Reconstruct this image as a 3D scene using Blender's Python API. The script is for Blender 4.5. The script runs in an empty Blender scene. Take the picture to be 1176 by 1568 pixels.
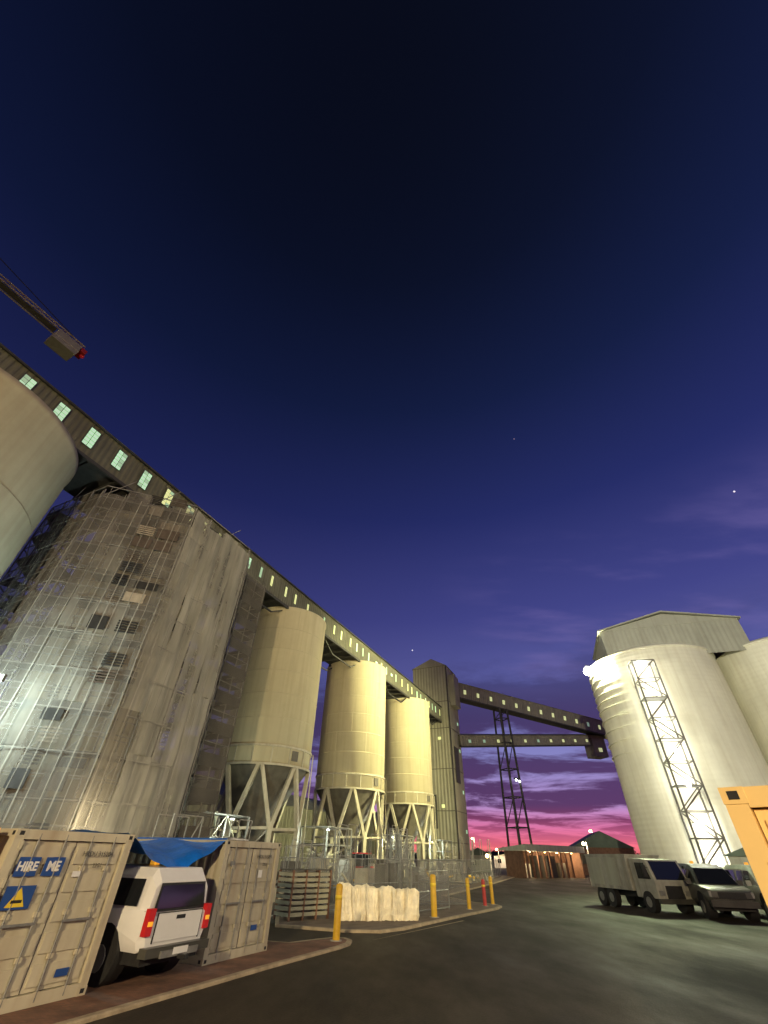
import bpy, math, random
from mathutils import Vector, Matrix
random.seed(7)
rnd=random.random
def U(a,b): return a+(b-a)*random.random()
scene=bpy.context.scene
scene.view_settings.view_transform='Standard'
scene.view_settings.look='None'
scene.view_settings.exposure=0
def lin(c):
    o=[]
    for x in c[:3]:
        x=x/255.
        o.append(x/12.92 if x<=.04045 else ((x+.055)/1.055)**2.4)
    return (o[0],o[1],o[2],1)
# ---------------------------------------------------------------- materials
def newmat(name):
    m=bpy.data.materials.new(name); m.use_nodes=True
    nt=m.node_tree; b=nt.nodes['Principled BSDF']
    return m,nt,b
def mat(name,col,rough=.6,metal=0.,var=.18,scale=3.,streak=0.,bump=.0,dirt=None,detail=6,spec=.4,bscale=None,stretch=(1,1,1)):
    m,nt,b=newmat(name); N=nt.nodes; L=nt.links
    tc=N.new('ShaderNodeTexCoord')
    mp=N.new('ShaderNodeMapping'); mp.inputs['Scale'].default_value=stretch
    L.new(tc.outputs['Object'],mp.inputs['Vector'])
    n=N.new('ShaderNodeTexNoise'); n.inputs['Scale'].default_value=scale; n.inputs['Detail'].default_value=detail
    n.inputs['Roughness'].default_value=.65
    L.new(mp.outputs[0],n.inputs['Vector'])
    r=N.new('ShaderNodeValToRGB')
    r.color_ramp.elements[0].position=.3; r.color_ramp.elements[1].position=.7
    c=Vector(col[:3])
    r.color_ramp.elements[0].color=(*(c*(1-var)),1); r.color_ramp.elements[1].color=(*(c*(1+var)),1)
    L.new(n.outputs['Fac'],r.inputs[0])
    out=r.outputs[0]
    if streak>0:
        mp2=N.new('ShaderNodeMapping'); mp2.inputs['Scale'].default_value=(1.6,1.6,.07)
        L.new(tc.outputs['Object'],mp2.inputs['Vector'])
        n2=N.new('ShaderNodeTexNoise'); n2.inputs['Scale'].default_value=1.5; n2.inputs['Detail'].default_value=7
        L.new(mp2.outputs[0],n2.inputs['Vector'])
        r2=N.new('ShaderNodeValToRGB'); r2.color_ramp.elements[0].position=.45; r2.color_ramp.elements[1].position=.75
        r2.color_ramp.elements[0].color=(0,0,0,1); r2.color_ramp.elements[1].color=(streak,streak,streak,1)
        L.new(n2.outputs['Fac'],r2.inputs[0])
        mx=N.new('ShaderNodeMixRGB'); L.new(r2.outputs[0],mx.inputs[0]); L.new(out,mx.inputs[1])
        d=dirt if dirt else (c[0]*.35,c[1]*.3,c[2]*.25)
        mx.inputs[2].default_value=(*d[:3],1)
        out=mx.outputs[0]
    L.new(out,b.inputs['Base Color'])
    b.inputs['Roughness'].default_value=rough; b.inputs['Metallic'].default_value=metal
    b.inputs['Specular IOR Level'].default_value=spec
    if bump>0:
        n3=N.new('ShaderNodeTexNoise'); n3.inputs['Scale'].default_value=bscale or scale*6; n3.inputs['Detail'].default_value=5
        L.new(mp.outputs[0],n3.inputs['Vector'])
        bp=N.new('ShaderNodeBump'); bp.inputs['Strength'].default_value=bump; bp.inputs['Distance'].default_value=.05
        L.new(n3.outputs['Fac'],bp.inputs['Height']); L.new(bp.outputs[0],b.inputs['Normal'])
    return m
def emis(name,col,st):
    m,nt,b=newmat(name)
    b.inputs['Base Color'].default_value=(*col[:3],1)
    b.inputs['Emission Color'].default_value=(*col[:3],1)
    b.inputs['Emission Strength'].default_value=st
    return m
def netmat(name,col,cover,vs=.1,cv=.2,sc=(.8,.8,.3),det=4):
    m,nt,b=newmat(name); N=nt.nodes; L=nt.links
    tc=N.new('ShaderNodeTexCoord'); mp=N.new('ShaderNodeMapping'); mp.inputs['Scale'].default_value=sc
    L.new(tc.outputs['Object'],mp.inputs['Vector'])
    n=N.new('ShaderNodeTexNoise'); n.inputs['Scale'].default_value=1.2; n.inputs['Detail'].default_value=det; n.inputs['Roughness'].default_value=.5
    L.new(mp.outputs[0],n.inputs['Vector'])
    mr=N.new('ShaderNodeMapRange'); mr.inputs[1].default_value=.3; mr.inputs[2].default_value=.7
    mr.inputs[3].default_value=max(0,cover-vs); mr.inputs[4].default_value=min(1,cover+vs)
    L.new(n.outputs['Fac'],mr.inputs[0])
    r=N.new('ShaderNodeValToRGB'); c=Vector(col[:3])
    r.color_ramp.elements[0].position=.3; r.color_ramp.elements[1].position=.75
    r.color_ramp.elements[0].color=(*(c*(1-cv)),1); r.color_ramp.elements[1].color=(*(c*(1+cv)),1)
    L.new(n.outputs['Fac'],r.inputs[0]); L.new(r.outputs[0],b.inputs['Base Color'])
    b.inputs['Roughness'].default_value=.9
    L.new(mr.outputs[0],b.inputs['Alpha'])
    return m
M={}
M['silo']=mat('silo_paint',(.58,.52,.34),.65,var=.07,scale=.35,streak=.34,dirt=(.34,.27,.15),bump=.05)
M['silo_old']=mat('silo_paint_old',(.36,.33,.23),.7,var=.14,scale=.3,streak=.35,dirt=(.22,.18,.12),bump=.08)
M['seam']=mat('silo_seam',(.46,.41,.27),.7,var=.1)
M['leg']=mat('leg_paint',(.46,.43,.31),.5,var=.15,scale=2,streak=.4)
M['hopper']=mat('dark_paint_hopper_shade',(.12,.11,.085),.6,var=.2,scale=1.5,streak=.3)  # hopper tone carries the shade under the barrel; plain dark paint elsewhere
M['steel']=mat('galv_steel',(.24,.24,.22),.5,.4,var=.2,scale=5)
M['tube']=mat('scaffold_tube',(.26,.25,.22),.55,.2,var=.3,scale=2)
M['darksteel']=mat('dark_steel',(.06,.06,.055),.6,.3,var=.3,scale=2)
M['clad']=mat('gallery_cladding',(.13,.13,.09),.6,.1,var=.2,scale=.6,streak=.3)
M['clad3']=mat('bridge_cladding',(.24,.23,.17),.6,.1,var=.2,scale=.6,streak=.3)
M['clad2']=mat('grey_cladding',(.36,.37,.3),.6,.05,var=.1,scale=.5,streak=.3)
M['tower']=mat('tower_cladding',(.3,.29,.21),.6,.05,var=.12,scale=.4,streak=.3)
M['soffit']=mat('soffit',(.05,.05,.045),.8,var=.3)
M['plank']=mat('deck_planks',(.06,.055,.045),.8,var=.4,scale=3)
M['conc']=mat('concrete',(.33,.31,.27),.85,var=.25,scale=2.5,bump=.3)
M['pave2']=mat('island_surface',(.16,.12,.085),.85,var=.3,scale=2.,bump=.3)
M['kerb']=mat('kerb_concrete',(.36,.29,.19),.85,var=.3,scale=3,bump=.4)
M['white']=mat('white_paint',(.72,.72,.69),.3,var=.05,scale=2,spec=.6)
M['black']=mat('black_rubber',(.018,.018,.018),.7,var=.3,scale=8)
M['glass']=mat('dark_glass',(.012,.014,.016),.06,var=.1,spec=.9)
M['yellow']=mat('yellow_paint',(.66,.4,.02),.5,var=.15,scale=6,streak=.3)
M['crane']=mat('crane_paint',(.36,.3,.18),.6,var=.25,scale=2)
M['red']=mat('red_paint',(.4,.03,.025),.5,var=.2,scale=6)
M['redl']=emis('tail_light_red',(.45,.01,.012),.15)
M['amber']=emis('amber_lens',(.9,.4,.03),.5)
M['cont']=mat('container_beige',(.5,.46,.33),.55,var=.12,scale=1.2,streak=.5,dirt=(.24,.15,.08),bump=.08)
M['cont2']=mat('container_grey_beige',(.42,.39,.29),.55,var=.15,scale=1.2,streak=.55,dirt=(.2,.13,.07),bump=.08)
M['ycont']=mat('container_yellow',(.85,.6,.24),.5,var=.06,scale=1.5,streak=.15)
M['blue']=mat('blue_sign',(.02,.07,.25),.4,var=.1)
M['yel']=mat('sign_yellow',(.75,.55,.04),.4,var=.1)
M['tarp']=mat('blue_tarp',(.01,.15,.6),.35,var=.3,scale=2,bump=.5,bscale=6)
M['barrier']=mat('barrier_cream',(.8,.72,.52),.4,var=.28,scale=2.2,bump=1.,bscale=3)
M['brown']=mat('brown_wall',(.17,.09,.055),.8,var=.3,scale=2)
M['green']=mat('green_roof',(.09,.13,.09),.6,var=.2,scale=1)
M['corr']=mat('right_silo_paint',(.72,.71,.57),.65,.0,var=.1,scale=.3,streak=.3,dirt=(.42,.36,.22))
M['truck']=mat('truck_grey',(.33,.33,.28),.45,var=.25,scale=1.5,streak=.5)
M['dtruck']=mat('truck_dark',(.06,.06,.05),.35,var=.3,scale=1.5)
M['win']=emis('lit_window',(.52,.85,.58),.55)
M['win2']=emis('lit_window_dim',(.45,.7,.5),.28)
M['winw']=emis('lit_window_warm',(.8,.88,.42),.5)
M['lampw']=emis('lamp_white',(1.,.98,.82),60)
M['lamps']=emis('lamp_small',(.95,1.,.88),12)
M['lampc']=emis('lamp_cool',(.75,1.,1.),40)
M['lampo']=emis('lamp_sodium',(1.,.55,.2),25)
M['star']=emis('star_light',(.9,.92,1.),1.)
M['star2']=emis('faint_star_light',(.8,.8,1.),.3)
M['nets']=[netmat('scaffold_net_a',(.19,.175,.15),.52,.1),netmat('scaffold_net_b',(.235,.22,.185),.58,.1),netmat('scaffold_net_c',(.35,.34,.29),.62,.14,.16,(1.2,1.2,.2)),netmat('scaffold_net_d',(.12,.11,.09),.55,.12)]
M['netseam']=netmat('net_seam',(.36,.34,.29),.55)
M['fence']=netmat('chain_mesh',(.25,.25,.23),.22,.08,sc=(3,3,3))
M['boards']=[mat('board_dark',(.02,.018,.016),.8,var=.3),mat('board_tan',(.32,.27,.2),.8,var=.25),mat('board_brown',(.08,.06,.045),.8,var=.3),mat('board_slate',(.035,.035,.035),.7,var=.3)]
# ---------------------------------------------------------------- mesh builder
class MB:
    def __init__(s): s.v=[];s.f=[];s.m=[];s.mats=[];s.sm=[]
    def mi(s,m):
        m=M[m] if isinstance(m,str) else m
        if m not in s.mats: s.mats.append(m)
        return s.mats.index(m)
    def add(s,vs,fs,m,smooth=False):
        o=len(s.v); s.v+= [tuple(v) for v in vs]; k=s.mi(m)
        for f in fs: s.f.append(tuple(i+o for i in f)); s.m.append(k); s.sm.append(smooth)
    def box(s,c,d,m,rz=0,rx=0,taper=1.):
        x,y,z=d[0]/2,d[1]/2,d[2]/2
        R=Matrix.Rotation(rz,3,'Z')@Matrix.Rotation(rx,3,'X'); c=Vector(c); vs=[]
        for sz in(-1,1):
            t=taper if sz>0 else 1
            for sx,sy in((-1,-1),(1,-1),(1,1),(-1,1)): vs.append(c+R@Vector((sx*x*t,sy*y*t,sz*z)))
        s.add(vs,[(3,2,1,0),(4,5,6,7),(0,1,5,4),(1,2,6,5),(2,3,7,6),(3,0,4,7)],m)
    def b2(s,a,b,m): 
        s.box([(a[i]+b[i])/2 for i in range(3)],[abs(b[i]-a[i]) for i in range(3)],m)
    def tube(s,a,b,r,m,n=6,r2=None,cap=True):
        a=Vector(a);b=Vector(b);d=b-a
        if d.length<1e-6:return
        q=d.to_track_quat('Z','Y'); vs=[]
        r2=r if r2 is None else r2
        for P,rr in((a,r),(b,r2)):
            for i in range(n):
                t=2*math.pi*(i+.5)/n; vs.append(P+q@Vector((rr*math.cos(t),rr*math.sin(t),0)))
        fs=[(i,(i+1)%n,n+(i+1)%n,n+i) for i in range(n)]
        s.add(vs,fs,m,n>6)
        if cap: s.add(vs,[tuple(range(n-1,-1,-1)),tuple(range(n,2*n))],m)
    def lathe(s,prof,n,m,c=(0,0),smooth=True):
        vs=[];k=len(prof)
        for i in range(n):
            t=2*math.pi*i/n
            for r,z in prof: vs.append((c[0]+r*math.cos(t),c[1]+r*math.sin(t),z))
        fs=[]
        for i in range(n):
            j=(i+1)%n
            for q in range(k-1): fs.append((i*k+q,j*k+q,j*k+q+1,i*k+q+1))
        s.add(vs,fs,m,smooth)
    def prism(s,poly,a,b,m,axis='y'):
        n=len(poly)
        def P(u,w,t):
            return (u,t,w) if axis=='y' else ((t,u,w) if axis=='x' else (u,w,t))
        vs=[P(u,w,a) for u,w in poly]+[P(u,w,b) for u,w in poly]
        s.add(vs,[tuple(range(n)),tuple(range(2*n-1,n-1,-1))]+[(i,i+n,(i+1)%n+n,(i+1)%n) for i in range(n)],m)
    def corr(s,o,u,nrm,w,h,m,pitch=.28,dep=.04,up=(0,0,1)):
        o=Vector(o);u=Vector(u);nrm=Vector(nrm);up=Vector(up)
        n=max(1,int(w/pitch)); pt=w/n; pr=[]
        for i in range(n):
            b=i*pt
            pr+= [(b,0),(b+pt*.3,0),(b+pt*.5,-dep),(b+pt*.8,-dep)]
        pr.append((w,0)); vs=[]
        for x,d in pr: vs.append(o+u*x+nrm*d)
        for x,d in pr: vs.append(o+u*x+nrm*d+up*h)
        k=len(pr)
        s.add(vs,[(i,i+1,k+i+1,k+i) for i in range(k-1)],m)
    def sphere(s,c,r,m,n=10):
        vs=[];fs=[];h=n//2
        for i in range(h+1):
            ph=math.pi*i/h
            for j in range(n):
                t=2*math.pi*j/n
                vs.append((c[0]+r*math.sin(ph)*math.cos(t),c[1]+r*math.sin(ph)*math.sin(t),c[2]+r*math.cos(ph)))
        for i in range(h):
            for j in range(n): fs.append((i*n+j,(i+1)*n+j,(i+1)*n+(j+1)%n,i*n+(j+1)%n))
        s.add(vs,fs,m,True)
    def obj(s,name,parent=None,bevel=0):
        me=bpy.data.meshes.new(name); me.from_pydata(s.v,[],s.f)
        for m in s.mats: me.materials.append(m)
        me.polygons.foreach_set('material_index',s.m); me.polygons.foreach_set('use_smooth',s.sm)
        me.update()
        o=bpy.data.objects.new(name,me); scene.collection.objects.link(o)
        if parent: o.parent=parent
        if bevel:
            b=o.modifiers.new('bevel','BEVEL'); b.width=bevel; b.segments=2; b.limit_method='ANGLE'; b.angle_limit=.6
        return o
def grp(name,loc=(0,0,0),rz=0):
    e=bpy.data.objects.new(name,None); scene.collection.objects.link(e); e.location=loc; e.rotation_euler=(0,0,rz); e.empty_display_size=.5
    return e
ROW=math.radians(64.6)
def rp(s,p,z=0): return (s*math.cos(ROW)-p*math.sin(ROW), s*math.sin(ROW)+p*math.cos(ROW), z)
def azp(az,d,z=0):
    a=math.radians(az); return (d*math.sin(a),d*math.cos(a),z)
def light(name,kind,loc,P,col,aim=None,size=.3,cone=120,parent=None,blend=.6):
    l=bpy.data.lights.new(name,kind); l.energy=P; l.color=col; l.shadow_soft_size=size
    if kind=='SPOT': l.spot_size=math.radians(cone); l.spot_blend=blend
    o=bpy.data.objects.new(name,l); scene.collection.objects.link(o); o.location=loc
    if aim is not None: o.rotation_euler=(Vector(aim)-Vector(loc)).to_track_quat('-Z','Y').to_euler()
    if parent:
        bpy.context.view_layer.update()
        o.parent=parent; o.matrix_parent_inverse=parent.matrix_world.inverted()
    return o
# ---------------------------------------------------------------- camera
pp=math.radians(39.7); rr=math.radians(1.5)
F=Vector((0,math.cos(pp),math.sin(pp)));X=Vector((1,0,0));Uv=Vector((0,-math.sin(pp),math.cos(pp)))
R_=X*math.cos(rr)+Uv*math.sin(rr); U_=-X*math.sin(rr)+Uv*math.cos(rr)
cd=bpy.data.cameras.new('camera'); cam=bpy.data.objects.new('camera',cd); scene.collection.objects.link(cam)
mw=Matrix(((R_.x,U_.x,-F.x,0),(R_.y,U_.y,-F.y,0),(R_.z,U_.z,-F.z,2.1),(0,0,0,1)))
cam.matrix_world=mw
cd.sensor_fit='VERTICAL'; cd.sensor_height=36; cd.sensor_width=27; cd.lens=634/1568*36; cd.clip_end=6000; cd.clip_start=.05
scene.camera=cam
# ---------------------------------------------------------------- world
w=bpy.data.worlds.new('World'); scene.world=w; w.use_nodes=True
nt=w.node_tree; N=nt.nodes; L=nt.links; bg=N['Background']
tc=N.new('ShaderNodeTexCoord'); sx=N.new('ShaderNodeSeparateXYZ'); L.new(tc.outputs['Generated'],sx.inputs[0])
rmp=N.new('ShaderNodeValToRGB'); cr=rmp.color_ramp
stops=[(0,(245,130,105)),(.02,(240,112,128)),(.045,(216,114,160)),(.08,(174,140,198)),(.15,(132,130,190)),(.28,(88,90,152)),(.42,(63,66,130)),(.62,(36,43,98)),(.80,(20,29,65)),(.93,(12,18,40)),(1.,(9,13,28))]
cr.elements[0].position=0; cr.elements[0].color=lin(stops[0][1]); cr.elements[1].position=1; cr.elements[1].color=lin(stops[-1][1])
for p_,c_ in stops[1:-1]:
    e=cr.elements.new(p_); e.color=lin(c_)
L.new(sx.outputs['Z'],rmp.inputs[0])
def math_(op,a,b=None,clamp=False):
    n=N.new('ShaderNodeMath'); n.operation=op; n.use_clamp=clamp
    for i,x in enumerate((a,b)):
        if x is None: continue
        if isinstance(x,(int,float)): n.inputs[i].default_value=x
        else: L.new(x,n.inputs[i])
    return n.outputs[0]
def mrange(x,a,b,c,d):
    n=N.new('ShaderNodeMapRange'); L.new(x,n.inputs[0])
    for i,v in enumerate((a,b,c,d)): n.inputs[i+1].default_value=v
    n.interpolation_type='SMOOTHSTEP'; return n.outputs[0]
zc=math_('MAXIMUM',sx.outputs['Z'],0)
zz=math_('ADD',zc,.07)
px=math_('DIVIDE',sx.outputs['X'],zz); py=math_('DIVIDE',sx.outputs['Y'],zz)
cb=N.new('ShaderNodeCombineXYZ'); L.new(px,cb.inputs[0]); L.new(py,cb.inputs[1])
mp=N.new('ShaderNodeMapping'); mp.inputs['Scale'].default_value=(.75,.95,1); mp.inputs['Rotation'].default_value=(0,0,.25); mp.inputs['Location'].default_value=(3.1,1.7,0)
L.new(cb.outputs[0],mp.inputs['Vector'])
cn=N.new('ShaderNodeTexNoise'); cn.inputs['Scale'].default_value=1.0; cn.inputs['Detail'].default_value=10; cn.inputs['Roughness'].default_value=.62; cn.inputs['Distortion'].default_value=.4
L.new(mp.outputs[0],cn.inputs['Vector'])
m1=mrange(cn.outputs['Fac'],.41,.54,0,1)
hz=math_('MULTIPLY',mrange(sx.outputs['Z'],.02,.06,.35,1),mrange(sx.outputs['Z'],.22,.42,1,0))
cm=math_('MULTIPLY',math_('MULTIPLY',m1,hz),.92)
mx=N.new('ShaderNodeMixRGB'); L.new(cm,mx.inputs[0]); L.new(rmp.outputs[0],mx.inputs[1])
cr2=N.new('ShaderNodeValToRGB'); e=cr2.color_ramp.elements; e[0].position=.02; e[0].color=lin((155,62,92)); e[1].position=.3; e[1].color=lin((56,54,98))
q=cr2.color_ramp.elements.new(.08); q.color=lin((76,42,86))
L.new(sx.outputs['Z'],cr2.inputs[0]); L.new(cr2.outputs[0],mx.inputs[2])
mp3=N.new('ShaderNodeMapping'); mp3.inputs['Scale'].default_value=(1.2,3.2,1); mp3.inputs['Rotation'].default_value=(0,0,.9); L.new(cb.outputs[0],mp3.inputs['Vector'])
cn3=N.new('ShaderNodeTexNoise'); cn3.inputs['Scale'].default_value=1.1; cn3.inputs['Detail'].default_value=8; L.new(mp3.outputs[0],cn3.inputs['Vector'])
w1=math_('MULTIPLY',mrange(cn3.outputs['Fac'],.46,.7,0,1),mrange(sx.outputs['Z'],.25,.36,0,1))
w2=math_('MULTIPLY',math_('MULTIPLY',w1,mrange(sx.outputs['Z'],.45,.6,1,0)),mrange(sx.outputs['X'],.1,.4,0,.42))
mx3=N.new('ShaderNodeMixRGB'); L.new(w2,mx3.inputs[0]); L.new(mx.outputs[0],mx3.inputs[1]); mx3.inputs[2].default_value=lin((122,108,168))
mf=mrange(sx.outputs['X'],-.8,.5,.62,1.1)
mx4=N.new('ShaderNodeMixRGB'); mx4.blend_type='MULTIPLY'; mx4.inputs[0].default_value=1; L.new(mx3.outputs[0],mx4.inputs[1]); L.new(mf,mx4.inputs[2])
L.new(mx4.outputs[0],bg.inputs[0]); bg.inputs[1].default_value=1.0
# ---------------------------------------------------------------- ground
gm,gnt,gb=newmat('asphalt'); N=gnt.nodes; L=gnt.links
tc=N.new('ShaderNodeTexCoord')
n1=N.new('ShaderNodeTexNoise'); n1.inputs['Scale'].default_value=.3; n1.inputs['Detail'].default_value=9; n1.inputs['Roughness'].default_value=.62
n2=N.new('ShaderNodeTexNoise'); n2.inputs['Scale'].default_value=22; n2.inputs['Detail'].default_value=4
mpx=N.new('ShaderNodeMapping'); mpx.inputs['Rotation'].default_value=(0,0,.45); mpx.inputs['Scale'].default_value=(1.4,.5,1)
L.new(tc.outputs['Object'],mpx.inputs[0]); L.new(mpx.outputs[0],n1.inputs['Vector']); L.new(tc.outputs['Object'],n2.inputs['Vector'])
r=N.new('ShaderNodeValToRGB'); r.color_ramp.elements[0].position=.36; r.color_ramp.elements[0].color=(.027,.021,.012,1); r.color_ramp.elements[1].position=.66; r.color_ramp.elements[1].color=(.057,.043,.025,1)
L.new(n1.outputs['Fac'],r.inputs[0])
r2=N.new('ShaderNodeValToRGB'); r2.color_ramp.elements[0].color=(.6,.6,.6,1); r2.color_ramp.elements[1].color=(1.4,1.4,1.4,1); L.new(n2.outputs['Fac'],r2.inputs[0])
mm=N.new('ShaderNodeMixRGB'); mm.blend_type='MULTIPLY'; mm.inputs[0].default_value=1; L.new(r.outputs[0],mm.inputs[1]); L.new(r2.outputs[0],mm.inputs[2])
L.new(mm.outputs[0],gb.inputs['Base Color'])
r3=N.new('ShaderNodeMapRange'); r3.inputs[1].default_value=.35; r3.inputs[2].default_value=.65; r3.inputs[3].default_value=.85; r3.inputs[4].default_value=.62; L.new(n1.outputs['Fac'],r3.inputs[0]); L.new(r3.outputs[0],gb.inputs['Roughness'])
gb.inputs['Specular IOR Level'].default_value=.25
bp=N.new('ShaderNodeBump'); bp.inputs['Strength'].default_value=.4; bp.inputs['Distance'].default_value=.02; L.new(n2.outputs['Fac'],bp.inputs['Height']); L.new(bp.outputs[0],gb.inputs['Normal'])
M['asphalt']=gm
pm,pnt,pb=newmat('brick_paving'); N=pnt.nodes; L=pnt.links
tc=N.new('ShaderNodeTexCoord'); br=N.new('ShaderNodeTexBrick'); br.inputs['Scale'].default_value=4.5
br.inputs['Color1'].default_value=(.24,.11,.065,1); br.inputs['Color2'].default_value=(.16,.08,.05,1); br.inputs['Mortar'].default_value=(.1,.07,.05,1); br.inputs['Mortar Size'].default_value=.015
L.new(tc.outputs['Object'],br.inputs['Vector']); 
nn=N.new('ShaderNodeTexNoise'); nn.inputs['Scale'].default_value=1.5; nn.inputs['Detail'].default_value=6; L.new(tc.outputs['Object'],nn.inputs['Vector'])
rr2=N.new('ShaderNodeValToRGB'); rr2.color_ramp.elements[0].position=.3; rr2.color_ramp.elements[0].color=(.55,.55,.55,1); rr2.color_ramp.elements[1].position=.7; rr2.color_ramp.elements[1].color=(1.25,1.25,1.25,1); L.new(nn.outputs['Fac'],rr2.inputs[0])
mm=N.new('ShaderNodeMixRGB'); mm.blend_type='MULTIPLY'; mm.inputs[0].default_value=1; L.new(br.outputs['Color'],mm.inputs[1]); L.new(rr2.outputs[0],mm.inputs[2]); L.new(mm.outputs[0],pb.inputs['Base Color']); pb.inputs['Roughness'].default_value=.8
M['paving']=pm
M['grit']=mat('yard_gravel',(.12,.1,.075),.9,var=.35,scale=1.2,bump=.4)
g=MB(); g.add([(-3000,-3000,0),(3000,-3000,0),(3000,3000,0),(-3000,3000,0)],[(0,1,2,3)],'asphalt'); g.obj('ground')
yd=MB(); ps=[(-60,13),(16,13),(19,14.2),(45,16),(105,20),(105,60),(-60,60)]
yd.add([rp(s,p,.004) for s,p in ps],[tuple(range(len(ps)))],'grit'); yd.obj('gravel_yard')
def slab(name,poly,mt,h=.11,kw=.16):
    e=grp(name)
    a=MB(); n=len(poly)
    c=[Vector(rp(s,p)) for s,p in poly]; ins=[]
    for i in range(n):
        d1=(c[i]-c[i-1]).normalized(); d2=(c[(i+1)%n]-c[i]).normalized()
        nn=(Vector((-d1.y,d1.x,0))+Vector((-d2.y,d2.x,0))).normalized()
        ins.append(c[i]+nn*kw)
    k=MB(); vs=[(v.x,v.y,0) for v in c]+[(v.x,v.y,h-.02) for v in c]+[(c[i].x*.86+ins[i].x*.14,c[i].y*.86+ins[i].y*.14,h) for i in range(n)]+[(v.x,v.y,h) for v in ins]
    fs=[]
    for r_ in range(3):
        for i in range(n):
            j=(i+1)%n; fs.append((r_*n+i,r_*n+j,(r_+1)*n+j,(r_+1)*n+i))
    k.add(vs,fs,'kerb'); k.obj('kerb',e)
    a.add([(v.x,v.y,h-.004) for v in ins],[tuple(range(n))],mt); a.obj('surface',e)
nose=[(15.2,8.25),(15.9,8.3),(16.5,8.55),(16.8,8.95),(16.6,9.35),(16.0,9.6),(15,9.9),(14.6,12.8)]
slab('footpath',[(-20,8.1),(0,8.3),(8,8.35),(12,8.35)]+nose+[(-20,12.8)],'paving',h=.06)
slab('footpath',[(17.9,12.5),(18.2,9.6),(18.8,8.6),(20,8.2),(24.5,7.8),(30.5,7.1),(32,7.2),(32.8,7.8),(33.2,9),(37,12.3),(60,14),(85,16.5),(85,19),(50,18),(36,16),(20,14)],'pave2',h=.08)
rm=MB(); rm.add([rp(17.2,8.2,.004),rp(17.3,8.2,.004),rp(24.4,7.3,.004),rp(24.4,7.18,.004)],[(0,1,2,3)],'kerb'); 
rm.obj('road_marking')
# ---------------------------------------------------------------- leg silos
def leg_silo(s,p,R=4.35,top=23.3,bot=8.2):
    e=grp('grain_silo',rp(s,p),ROW)
    a=MB(); a.lathe([(R-.05,bot),(R,bot),(R,top-.25),(R+.06,top-.2),(R+.06,top),(R-.1,top+.05),(.8,top+1.0),(0,top+1.05)],72,'silo'); a.obj('barrel',e)
    b=MB()
    for z in(bot,bot+1.45): b.lathe([(R+.003,z-.09),(R+.1,z-.09),(R+.1,z+.09),(R+.003,z+.09)],72,'leg',smooth=False)
    for i in range(16):
        t=2*math.pi*i/16; b.box(((R+.03)*math.cos(t),(R+.03)*math.sin(t),bot+.72),(.06,.1,1.26),'leg',t)
    b.obj('ring_beam',e)
    sm=MB()
    for k in range(1,6):
        z=bot+1.6+k*2.2; sm.lathe([(R+.002,z-.03),(R+.012,z-.03),(R+.012,z+.03),(R+.002,z+.03)],72,'seam',smooth=False)
        for q in range(7):
            t=2*math.pi*q/7+k*.45; sm.box(((R+.002)*math.cos(t),(R+.002)*math.sin(t),z+1.1),(.015,.04,2.12),'seam',t)
    sm.obj('weld_seams',e)
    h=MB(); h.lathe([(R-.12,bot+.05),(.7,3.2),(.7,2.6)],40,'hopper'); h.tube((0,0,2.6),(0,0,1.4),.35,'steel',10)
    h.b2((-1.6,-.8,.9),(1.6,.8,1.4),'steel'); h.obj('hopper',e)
    l=MB(); n=8
    for i in range(n):
        t=2*math.pi*(i+.25)/n; P=Vector((R*.97*math.cos(t),R*.97*math.sin(t),0))
        nod=P+Vector((0,0,3.6))
        l.box((P.x,P.y,1.9),(.34,.38,3.8),'leg',t); l.box((P.x,P.y,.15),(.7,.7,.3),'conc',t)
        for dt in(-.5,.5):
            t2=t+dt*2*math.pi/n*.92
            l.tube(nod,(R*.98*math.cos(t2),R*.98*math.sin(t2),bot-.05),.23,'leg',4)
        t3=2*math.pi*(i+1.25)/n
        Q=Vector((R*.97*math.cos(t3),R*.97*math.sin(t3),3.7)); l.tube(nod,Q,.14,'leg',4)
        if i%2==0: l.tube(P+Vector((0,0,.4)),Q,.05,'steel',4)
    l.obj('legs',e)
    d=MB()
    t=math.radians(-105); x,y=math.cos(t),math.sin(t)
    d.box(((R+.04)*x,(R+.04)*y,bot+.8),(.08,.7,.8),'hopper',t)
    t=math.radians(-62); x,y=math.cos(t),math.sin(t); 
    for k in(-.25,.25): d.tube(((R+.25)*x-k*y,(R+.25)*y+k*x,0),((R+.25)*x-k*y,(R+.25)*y+k*x,bot+1.4),.03,'leg',4)
    d.obj('hatch_and_ladder',e)
for s in(37.6,55.2,74.): leg_silo(s,30)
for s in(29.5,46.5,64.5,82):
    e=grp('pipework_frame',rp(s,27.6),ROW); a=MB()
    for x in(-2.5,0,2.5):
        for y in(-1.5,1.5): a.tube((x,y,0),(x,y,4.2),.09,'steel',6)
    for z in(1.4,2.8,4.2):
        for y in(-1.5,1.5): a.tube((-2.5,y,z),(2.5,y,z),.06,'steel',6)
        for x in(-2.5,0,2.5): a.tube((x,-1.5,z),(x,1.5,z),.06,'steel',6)
    a.tube((-2.5,-1.5,1.4),(0,-1.5,4.2),.04,'leg',4); a.tube((0,-1.5,4.2),(2.5,-1.5,1.4),.04,'leg',4)
    a.b2((-2.5,-1.5,2.85),(2.5,1.5,2.92),'plank')
    for k in range(7): a.tube((U(-3,3),U(-1,1),U(.5,3)),(U(-3,3),U(-1,1),U(.5,5)),U(.05,.16),'leg',8)
    a.b2((-1.8,-.7,0),(-.6,.6,1.9),'steel'); a.b2((.8,-.6,0),(2,.7,1.3),'conc'); a.obj('frame',e)
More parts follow.
